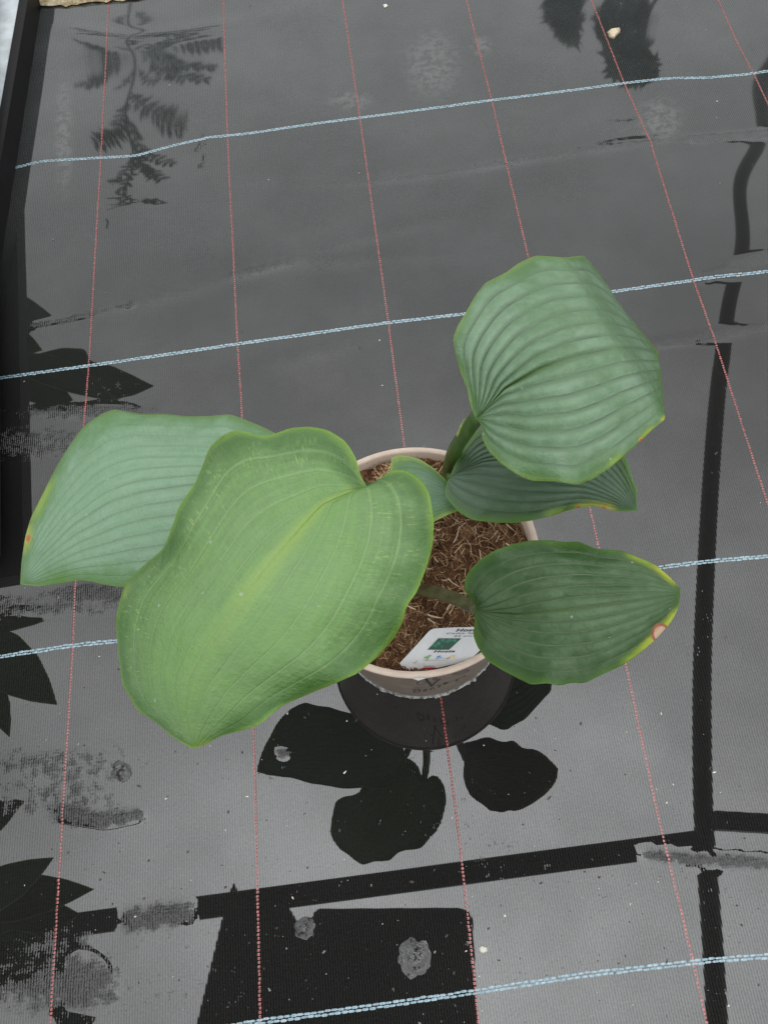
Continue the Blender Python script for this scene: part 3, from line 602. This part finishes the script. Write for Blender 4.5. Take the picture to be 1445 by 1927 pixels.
# small leaf in the middle
l6 = leaf(plant, [(885, 928), (850, 932), (815, 932), (780, 934), (740, 950), (700, 975)],
     [(885, 925), (862, 917), (840, 904), (815, 880), (790, 864), (770, 858), (752, 857), (737, 861), (735, 880), (722, 925), (700, 975)],
     [(885, 932), (872, 954), (858, 962), (845, 967), (820, 980), (790, 1000), (745, 1005), (700, 975)],
     [.214, .222, .226, .228, .226, .220], [0, .003, .005, .003, 0, 0], [0, .0, -.002, -.004, -.003, 0], None, nv=7, corr=0.0003, wave=0.001)
ML6 = mat_leaf('pale_blue_green_leaf', (0.16, 0.30, 0.165), (0.14, 0.275, 0.14), (0.19, 0.31, 0.20), 7, flank=0.05, edge=(0.28, 0.42, 0.07), edgew=0.005, bloom=0.4, bloomc=(0.21, 0.35, 0.23), rough=0.45, veinw=0.0004, blotch=0.25)
l6.data.materials[0] = ML6
tag(l6, 'small pale blue-green leaf tucked between the larger leaves')
petiole(l6, bez(shoot + [.006, -.004, 0], shoot + [.007, -.004, .03], pt(892, 925, .19), pt(882, 929, .2142)), .0048, .0036, M_STEM)
# papery sheath at the foot of the tall stalk
M_SHEATH = plain('pale_green_sheath', (0.22, 0.30, 0.07), 0.5, 0.3, 150)
sh = [(858, 818), (866, 800), (873, 788), (877, 786), (874, 800), (866, 812), (860, 822)]
V, Fc = extrude_poly(unp(sh, .305), 0.0006); mesh('sheath', V, Fc, M_SHEATH, plant)

# ------------------------------------------------------------ plant tag
def tag_pt(px, lift=0.0):
    px = np.asarray(px, float).reshape(-1, 2); z = 0.1425 + (1262 - px[:, 1]) / 81 * 0.026
    P = unp(px, z); P[:, 2] += lift; return P
ptag = empty('plant_tag', tuple(tag_pt([(800, 1240)])[0])); tag(ptag, 'white plastic plant tag with small green photo, stuck in the soil by the front rim', 'tag')
outl = resample([(752, 1248), (770, 1229), (790, 1207), (806, 1189), (811, 1185), (818, 1183), (850, 1181), (905, 1180), (912, 1184), (905, 1222), (898, 1229), (888, 1238), (876, 1245), (850, 1251), (822, 1257), (800, 1261), (781, 1262), (766, 1261), (757, 1257), (752, 1248)], 60, 0)[:-1]
V, Fc = extrude_poly(tag_pt(outl), 0.0006)
mesh('card', V, Fc, plain('white_plastic_card', (0.56, 0.57, 0.58), 0.35, 0.03), ptag, smooth=False)
def tag_text(body, x, y, w, h, bold=0.0, name='printed_text'):
    V, Fc = text_mesh(body, 1.0, 1.05, bold); V = V - V.min(0); V /= max(V[:, 0].max(), 1e-6); hy = V[:, 1].max()
    px = np.stack([x + V[:, 0] * w + V[:, 1] / hy * h * 0.93, y - V[:, 0] * 0.02 * w - V[:, 1] / hy * h], -1)
    mesh(name, tag_pt(px, 0.0005), Fc, M_PRINT, ptag, smooth=False)
tag_text('Hosta', 857, 1189.5, 44, 5.5, 0.03); tag_text('Cadiz Sp', 838, 1195, 54, 3.5, 0.005); tag_text('35 cm', 853, 1199.5, 34, 3.0, 0.005); tag_text('Hosta', 815, 1229, 40, 4.5, 0.03)
t = NT('printed_photo'); nz = t.noise(t.pos(), 260, 3); vo = t.n('TexVoronoi'); vo.inputs['Scale'].default_value = 260; t.put(vo.inputs['Vector'], t.pos())
t.bsdf(t.mix(t.rng(vo.outputs['Distance'], 0.1, 0.6), (0.03, 0.20, 0.12), (0.008, 0.06, 0.035)), 0.35)
mesh('printed_photo', tag_pt([(804, 1223.5), (845, 1223.5), (868, 1202), (825, 1202)], 0.0005), [[0, 1, 2, 3]], t.m, ptag, smooth=False)
for nm, col, pls in (('green_pictogram', (0.18, 0.36, 0.10), [(798, 1238, 10, 4), (806, 1235, 6, 3), (802, 1242, 3, 5)]), ('blue_pictogram', (0.05, 0.20, 0.55), [(822, 1236.5, 7, 3.5)]), ('yellow_pictogram', (0.70, 0.50, 0.16), [(846, 1236, 10, 3)]),
                     ('grey_pictogram', (0.20, 0.26, 0.24), [(796, 1243.4, 54, 0.7), (819, 1240, 8, 1.2), (826, 1239, 8, 1), (838, 1240, 8, 1.2), (843, 1238, 5, 1)]), ('red_logo', (0.30, 0.01, 0.025), [(793, 1258.5, 24, 3.4), (797, 1254.6, 20, 0.9)])):
    parts = []
    for x, y, w_, h_ in pls:
        n = 10; e = [(x + w_ / 2 + w_ / 2 * math.cos(a) - 0.6 * h_ * math.sin(a) * 0.9, y + h_ / 2 * math.sin(a)) for a in np.linspace(0, 6.283, n, endpoint=False)] if w_ < 20 else [(x, y + h_ / 2), (x + w_, y + h_ / 2 - 0.01 * w_), (x + w_ + h_, y - h_ / 2), (x + h_, y - h_ / 2)]
        parts.append((tag_pt(e, 0.0006), [list(range(len(e)))]))
    V, Fc = join(parts); mesh(nm, V, Fc, plain(nm, col, 0.4, 0.1), ptag, smooth=False)
# soil smear along the buried edge of the tag
parts = []
for k in range(40):
    x = random.uniform(757, 800); p = tag_pt([(x, 1261.5 - abs(random.gauss(0, 1.6)) - (max(0, 766 - x) * 0.7))], 0.0006)[0]; s = random.uniform(0.0004, 0.0011)
    parts.append(((np.array([(1, 0, 0), (0, 1, 0), (-1, 0, 0), (0, -1, 0), (0, 0, .6)]) * s + p), [[0, 1, 4], [1, 2, 4], [2, 3, 4], [3, 0, 4]]))
V, Fc = join(parts); mesh('soil_smear', V, Fc, M_SOIL, ptag, smooth=False)['kind'] = 'stuff'

# ------------------------------------------------------------ low black-edged bench board on the left
M_BLACKP = plain('black_plastic', (0.006, 0.006, 0.0065), 0.55, 0.2, 60, spec=0.2); M_BOARD = plain('pale_board', (0.55, 0.60, 0.62), 0.5, 0.2, 30)
eg = unp([(52, 0), (3, 290)], 0.036)[:, :2]; dv = (eg[0] - eg[1]) / np.linalg.norm(eg[0] - eg[1]); nn = np.array([-dv[1], dv[0]])
e0, e1 = eg[0] + dv * 1.2, eg[1] - dv * 1.5
tray = empty('growing_tray', tuple(np.r_[(e0 + e1) / 2 + nn * 0.2, 0.0])); tag(tray, 'low black-rimmed growing tray with a pale inside along the fabric edge', 'tray')
def strip(a, b, off0, off1, z0, z1):
    c = [a + nn * off0, b + nn * off0, b + nn * off1, a + nn * off1]; V = np.array([(*p, z1) for p in c]); return extrude_poly(V, z1 - z0)
V, Fc = strip(e0, e1, 0.0, 0.006, 0.0, 0.036); mesh('rim', V, Fc, M_BLACKP, tray, smooth=False)
V, Fc = strip(e0, e1, 0.006, 0.016, 0.0, 0.032); mesh('rim', V, Fc, M_BLACKP, tray, smooth=False)
V, Fc = strip(e0, e1, 0.0165, 0.60, 0.001, 0.026); mesh('inner_board', V, Fc, M_BOARD, tray, smooth=False)

V, Fc = extrude_poly([(-0.3905, 0.40, 0.05), (-0.4540, 1.5, 0.05), (-0.500, 1.5, 0.05), (-0.440, 0.40, 0.05)], 0.0245)
o = mesh('added_dark_board', V, Fc, M_BLACKP, smooth=False); tag(o, 'black plastic edging board resting on the tray rim', 'board')  # added board, placed only to give the dark band mirrored beside the tray
# ------------------------------------------------------------ plants beside and beyond, seen only mirrored in the water
MB = mat_leaf('shade_leaf', (0.07, 0.13, 0.04), (0.06, 0.12, 0.03), (0.10, 0.17, 0.06), 6, rough=0.45)
def mleaf(parent, mid, left, right, z, mat=MB, dz=0.02):
    return leaf(parent, mid, left, right, [z, z + dz, z + dz, z], [0, -.006, -.006, 0], [0, -.006, -.006, 0], mat, place=unm, nv=6, corr=.0008, wave=.002, ns=40, ntt=25)
def quick(base, tip, wl, wr):
    """margins of a plain pointed leaf from base to tip with side widths wl, wr"""
    b, t_ = np.array(base, float), np.array(tip, float); d = t_ - b; n = np.array([-d[1], d[0]]) / np.linalg.norm(d)
    prof = [(0, 0), (.04, .35), (.15, .75), (.35, 1), (.6, .88), (.8, .52), (.92, .22), (1, 0)]
    return [tuple(b + d * u) for u in np.linspace(0, 1, 8)], [tuple(b + d * u + n * wl * w_) for u, w_ in prof], [tuple(b + d * u - n * wr * w_) for u, w_ in prof]
def potted(name, label, cat, foot, pot_r_, pot_h, group=None):
    o = empty(name, (foot[0], foot[1], foot[2])); tag(o, label, cat, group)
    V, Fc = lathe([(0, .002), (pot_r_ * .78, 0), (pot_r_, pot_h), (pot_r_ * .94, pot_h), (pot_r_ * .9, pot_h * .85), (0, pot_h * .85)], 32, foot[:2]); V[:, 2] += foot[2]
    mesh('container', V, Fc, M_BLACKP, o); return o
def stalk(parent, a, b, r=.004, mat=None):
    a, b = np.array(a, float), np.array(b, float); V, Fc = tube(bez(a, a + [0, 0, (b[2] - a[2]) * .6], b + (a - b) * .25, b, 12), np.linspace(r, r * .7, 12), 8); mesh('stalk', V, Fc, mat or M_STEM, parent)
ZT = 0.026
def side_plant(label, foot, leaves, z):
    o = potted('potted_plant', label, 'plant', (foot[0], foot[1], ZT), .07, .11)
    for i, L in enumerate(leaves):
        zz = z + .03 * (i % 3) - .02
        lf = mleaf(o, *(quick(*L) if len(L) == 4 else L), zz)
        b = unm([L[0] if len(L) == 4 else L[0][0]], zz)[0]; stalk(lf, (foot[0], foot[1], ZT + .09), b)
side_plant('leafy hosta in a black pot on the tray beside the fern end', (-0.70, 1.12), [((-60, 600), (95, 585), 52, 60), ((-40, 640), (82, 660), 26, 50),
      ([(20, 700), (90, 690), (180, 705), (292, 720)], [(20, 700), (70, 668), (120, 655), (165, 658), (172, 680), (210, 685), (250, 700), (292, 720)], [(20, 700), (90, 722), (150, 738), (215, 748), (255, 738), (292, 720)]),
      ((10, 690), (225, 752), 14, 46), ((-50, 700), (150, 772), 20, 60)], 0.36)
side_plant('leafy hosta in a black pot in the middle of the tray', (-0.76, 0.68), [((0, 885), (50, 968), 30, 32), ((-60, 930), (48, 915), 26, 34), ((-90, 1070), (85, 985), 62, 70), ((-120, 1160), (112, 1158), 34, 38)], 0.36)
side_plant('leafy hosta in a black pot on the near half of the tray', (-0.74, 0.36), [((-60, 1190), (108, 1327), 52, 56), ((-40, 1250), (18, 1388), 26, 30), ((-100, 1570), (35, 1520), 40, 50)], 0.36)
side_plant('spiky leaved plant in a black pot at the near end of the tray', (-0.72, 0.08), [((-90, 1720), (102, 1614), 40, 38), ((-60, 1730), (178, 1674), 26, 60), ((-80, 1760), (150, 1720), 60, 70), ((-40, 1800), (130, 1800), 50, 50), ((80, 1990), (192, 1890), 26, 30)], 0.36)
side_plant('small leafy plant in a black pot behind the photographer', (0.52, -0.36), [((1470, 1990), (1400, 1900), 22, 34)], 0.36) if False else None

# fern beyond the far end, one frond hanging out over the fabric
fern = potted('potted_fern', 'green fern in a black pot beyond the far edge of the fabric', 'fern', (-0.62, 2.75, 0.0004), .10, .16)
MF = plain('fern_green', (0.045, 0.085, 0.025), 0.5, 0.3, 60)
rach = resample([(250, -260), (246, -60), (245, 40), (248, 140), (247, 240), (250, 300), (236, 360), (210, 425)], 60, 3)
rz = np.interp(np.linspace(0, 1, 60), [0, .45, .8, 1], [.66, .70, .62, .54])
R3 = unm(rach, rz); path = np.r_[bez(np.array([-.62, 2.75, .14]), np.array([-.60, 2.74, .45]), R3[0] + (R3[0] - R3[4]) * 1.5, R3[0], 14)[:-1], R3]
V, Fc = tube(path, np.linspace(.006, .002, len(path)), 6); frond = mesh('frond', V, Fc, MF, fern)
PIN = [((262, 60), (410, 122)), ((258, 72), (395, 162)), ((256, 125), (303, 163)), ((252, 172), (356, 229)), ((250, 222), (336, 304)), ((252, 262), (313, 352)), ((250, 285), (300, 345)),
       ((240, 62), (132, 84)), ((240, 95), (133, 132)), ((244, 125), (214, 155)), ((246, 188), (167, 277)), ((246, 235), (188, 263)), ((244, 285), (208, 350)), ((246, 310), (212, 372)), ((262, 10), (420, 70)), ((240, 20), (120, 40))]
for k, (a, b) in enumerate(PIN):
    a, b = np.array(a, float), np.array(b, float); ln = np.linalg.norm(b - a); n = max(6, int(ln / 8)); parts = []; Lm = ln * 0.00021
    sag = np.array([-(b - a)[1], (b - a)[0]]) * (random.uniform(.08, .22) if b[0] > a[0] else -random.uniform(.08, .22))
    P2 = np.array([a + (b - a) * u + sag * 4 * u * (1 - u) for u in np.linspace(0, 1, n)]); zz = np.interp(a[1], [40, 425], [.70, .55]) - .02 * np.linspace(0, 1, n) ** 2
    C3 = unm(P2, zz); parts.append(tube(C3, np.linspace(.0022, .0008, n), 5))
    for i in range(1, n - 1):
        d = (C3[i + 1] - C3[i - 1]); d /= np.linalg.norm(d); sd = np.cross(d, [0, 0, 1.0]); L = Lm * math.sin(math.pi * (0.15 + 0.75 * (1 - i / n))) + .004
        for sg in (-1, 1):
            q_ = random.uniform(.65, 1.35); tip = C3[i] + sg * sd * L * q_ + d * L * random.uniform(.25, .8) + np.array([0, 0, random.gauss(0, .004)]); w_ = d * random.uniform(.006, .011); mid_ = (C3[i] + tip) / 2; u3 = np.array([0, 0, .0012])
            parts.append((np.array([C3[i] - w_ * .5, C3[i] + w_ * .5, mid_ + w_ * .8, tip, mid_ - w_ * .8, C3[i] + u3 * .3, mid_ + u3]), [[0, 1, 5], [1, 2, 6, 5], [2, 3, 6], [3, 4, 6], [4, 0, 5, 6], [4, 3, 2, 1, 0]]))
    V, Fc = join(parts); mesh('pinna', V, Fc, MF, frond, smooth=False)
# two bushy plants beyond
def bush(label, foot, blobs, z):
    o = potted('potted_shrub', label, 'shrub', foot, .09, .15); parts = []
    for cx, cy, rx, ry, n in blobs:
        for _ in range(n):
            r, a = math.sqrt(random.random()), random.uniform(0, 6.283); c = unm([(cx + rx * r * math.cos(a), cy + ry * r * math.sin(a))], z + random.uniform(-.06, .06))[0]
            d = RNG.normal(0, 1, 3); d /= np.linalg.norm(d); e = np.cross(d, RNG.normal(0, 1, 3)); e /= np.linalg.norm(e); L = random.uniform(.014, .030); f = np.cross(d, e) * .002
            parts.append((np.array([c - d * L, c + e * L * .4 + f, c + d * L, c - e * L * .4 + f, c - f]), [[0, 1, 4], [1, 2, 4], [2, 3, 4], [3, 0, 4], [0, 3, 2, 1]]))
    V, Fc = join(parts); cr = mesh('foliage', V, Fc, MF, o, smooth=False); cr['kind'] = 'stuff'
    top = unm([(blobs[0][0], blobs[0][1])], z)[0]; stalk(o, (foot[0], foot[1], .13), top, .006, M_STEMB)
bush('narrow dark shrub in a black pot beyond the far fabric edge', (0.60, 2.05, .0004), [(1060, 10, 34, 70, 420), (1065, 75, 22, 14, 60)], .62)
bush('broad dark shrub in a black pot beyond the far fabric edge', (1.02, 2.0, .0004), [(1185, 110, 55, 75, 520), (1170, 40, 50, 40, 200)], .62)

# ------------------------------------------------------------ greenhouse framing overhead, mirrored in the water
M_STEEL = plain('dark_galvanised_steel', (0.045, 0.042, 0.036), 0.5, 0.25, 20)
gh = empty('greenhouse_frame', (1.2, 0.6, 0)); tag(gh, 'dark steel greenhouse hoop and crossbar held on posts above the puddle', 'frame')
ZB = 2.4
hp = resample([(1480, -60), (1462, 60), (1438, 190), (1405, 390), (1378, 550), (1352, 700), (1334, 950), (1320, 1250), (1322, 1550), (1338, 1720), (1350, 1930), (1362, 2300)], 60, 6)
hp = unm(hp, ZB); p0, p1 = hp[0], hp[-1]
V, Fc = tube(hp, .034, 10, .8); mesh('hoop', V, Fc, M_STEEL, gh)
q0, q1 = unm([(240, 1728), (1262, 1592)], ZB - .062); q0b = q0 - (q1 - q0) * 0.9; q1b = q1 + (q1 - q0) * 0.06
V, Fc = beam(q0b, q1b, .072, .05); mesh('crossbar', V, Fc, M_STEEL, gh, smooth=False)
for e in (p0, p1, q0b):
    V, Fc = beam((e[0], e[1], 0.0), (e[0], e[1], ZB - .03), .06, .06); mesh('post', V, Fc, M_STEEL, gh, smooth=False)
c0, c1 = unm([(1345, 1545), (1600, 1560)], ZB - .06); V, Fc = beam(c0, c1, .06, .05); mesh('crossbar', V, Fc, M_STEEL, gh, smooth=False)
pan = [(430, 1690), (442, 1664), (452, 1690), (540, 1702), (552, 1722), (566, 1745), (584, 1745), (592, 1718), (602, 1711), (860, 1709), (880, 1714), (889, 1730), (898, 1900), (905, 2150), (320, 2150)]
V, Fc = extrude_poly(unm(pan, ZB - .10), .02); o = mesh('photographer_stand_in', V, Fc, M_STEEL, gh, smooth=False)  # added overhead panel, stands in for the mirrored photographer and tablet

# ------------------------------------------------------------ small things on the fabric
def patch(name, pts_px, mat, label, cat, hgt=0.0012, z0=0.0005):
    g = unp(resample(list(pts_px) + [pts_px[0]], 15, 0)[:-1], 0); g[:, 2] = zground(g[:, :2]) + z0; c = g.mean(0) + [0, 0, hgt]
    top = np.r_[g, [c], (g + c) / 2 + [0, 0, hgt * .45]]; n = len(g)
    Fc = [[i, (i + 1) % n, n + 1 + (i + 1) % n, n + 1 + i] for i in range(n)] + [[n + 1 + i, n + 1 + (i + 1) % n, n] for i in range(n)] + [list(range(n))[::-1]]
    o = mesh(name, top, Fc, mat)
    if label: tag(o, label, cat)
    return o
M_CHIP = plain('cream_chip', (0.62, 0.52, 0.36), 0.6, 0.3, 300, bump=.0006); M_PETAL = plain('white_petal', (0.72, 0.70, 0.62), 0.5, 0.1, 200); M_DIRT = plain('wet_dirt', (0.025, 0.017, 0.012), 0.35, 0.4, 300, 1.6)
patch('bark_chip', [(1142, 60), (1150, 53), (1166, 51), (1168, 60), (1160, 66), (1155, 74), (1146, 70)], M_CHIP, 'cream coloured chip lying on a red thread at the far end', 'chip', .003)
patch('petal', [(900, 1784), (906, 1779), (917, 1783), (918, 1792), (908, 1796), (902, 1793)], M_PETAL, 'small white petal floating beside the near blue thread', 'petal', .0012)
patch('petal', [(720, 8), (727, 6), (731, 11), (723, 15)], M_PETAL, 'tiny white petal near the far fabric edge', 'petal', .001)
patch('petal', [(1428, 168), (1434, 166), (1438, 172), (1431, 175)], M_PETAL, 'tiny white petal by the far blue thread', 'petal', .001) if False else None
M_BLIS = NT('water_film'); M_BLIS.bsdf((0.03, 0.03, 0.03), 0.03, WET_IOR, 0.5, M_BLIS.bump(M_BLIS.noise(M_BLIS.pos(), 160, 3), 1.0, .0022)); M_BLIS = M_BLIS.m
def blister(cx, cy, rx, ry, label, hgt=.0042):
    c = unp([(cx, cy)], 0)[0]; ex = unp([(cx + rx, cy)], 0)[0] - c; ey = unp([(cx, cy - ry)], 0)[0] - c; V = []; nr_, na_ = 10, 28
    for i in range(nr_):
        r = (i / (nr_ - 1))
        for k in range(na_):
            a = 6.2832 * k / na_; w_ = 1 + .32 * noise.noise((math.cos(a) * 2 + cx, math.sin(a) * 2, 1)); p = c + ex * math.cos(a) * r * w_ + ey * math.sin(a) * r * w_
            V.append((p[0], p[1], .0004 + hgt * (1 - r * r) ** 1.3 * (0.8 + .5 * noise.noise((p[0] * 160, p[1] * 160, 4)))))
    o = mesh('water_blister', V, gridfaces(nr_, na_, wrap=True), M_BLIS)
    if np.mean([p.normal.z for p in o.data.polygons]) < 0: o.data.flip_normals()
    tag(o, label, 'water drop')
    parts = []
    for _ in range(14):
        q = c + ex * random.gauss(0, .3) + ey * random.gauss(-.1, .35); s = random.uniform(.0008, .0026); q[2] = hgt * .8
        parts.append((np.array([(1, 0, 0), (0, .6, 0), (-1, 0, 0), (0, -.6, 0), (0, 0, .5), (0, 0, -.5)]) @ np.array(Matrix.Rotation(random.uniform(0, 6), 3, 'Z')) * s + q, [[0, 1, 4], [1, 2, 4], [2, 3, 4], [3, 0, 4], [1, 0, 5], [2, 1, 5], [3, 2, 5], [0, 3, 5]]))
    V, Fc = join(parts); mesh('grit', V, Fc, M_DIRT, o, smooth=False)['kind'] = 'stuff'
blister(228, 1452, 19, 19, 'small round water blister with grit beside the scattered droplets')
blister(573, 1747, 19, 22, 'round water blister with grit in the dark mirrored panel')
blister(780, 1803, 31, 37, 'largest oval water blister with grit near the blue thread')
blister(1350, 1918, 30, 16, 'water blister with dark grit near the end of the near blue thread') if False else None
# countless specks
def specks(name, n, smin, smax, mat, flat, region):
    parts = []
    for _ in range(n):
        for _try in range(30):
            x, y = random.uniform(-20, 1460), random.uniform(0, 1940)
            if random.random() < region(x, y): break
        c = unp([(x, y)], 0)[0]; c[2] = zground(c[None, :2])[0] + .0004; s = smin * (smax / smin) ** (random.random() ** 2); k = random.randint(7, 11); a0 = random.uniform(0, 6.28)
        st = random.uniform(1, 2.4); R = np.array(Matrix.Rotation(random.uniform(0, 6.28), 3, 'Z'))
        ring = np.array([(math.cos(a0 + 6.283 * i / k) * s * random.uniform(.3, 1.25) * st, math.sin(a0 + 6.283 * i / k) * s * random.uniform(.4, 1.2), 0) for i in range(k)]) @ R
        parts.append((np.r_[ring + c, [c + [0, 0, s * flat]]], [[i, (i + 1) % k, k] for i in range(k)]))
    V, Fc = join(parts); o = mesh(name, V, Fc, mat, smooth=False); return o
low = lambda x, y: (0.06 + 0.94 * min(1, max(0, (y - 1250) / 350)))
tag(specks('dirt_specks', 460, .00025, .0013, M_DIRT, .2, low), 'scattered dark specks of dirt on the wet fabric', 'dirt', kind='stuff')
tag(specks('pale_specks', 110, .0003, .0009, M_PETAL, .35, lambda x, y: 0.25 + 0.75 * (y > 1100)), 'scattered tiny pale specks on the wet fabric', 'dirt', kind='stuff')
M_GSP = plain('grey_film_speck', (0.20, 0.20, 0.19), 0.4, 0.3, 300)
tag(specks('grey_specks', 90, .0003, .0014, M_GSP, .15, lambda x, y: 1.0 if (y > 1620 and x > 300) else 0.03), 'scattered grey flecks of scum on the wet fabric', 'dirt', kind='stuff')
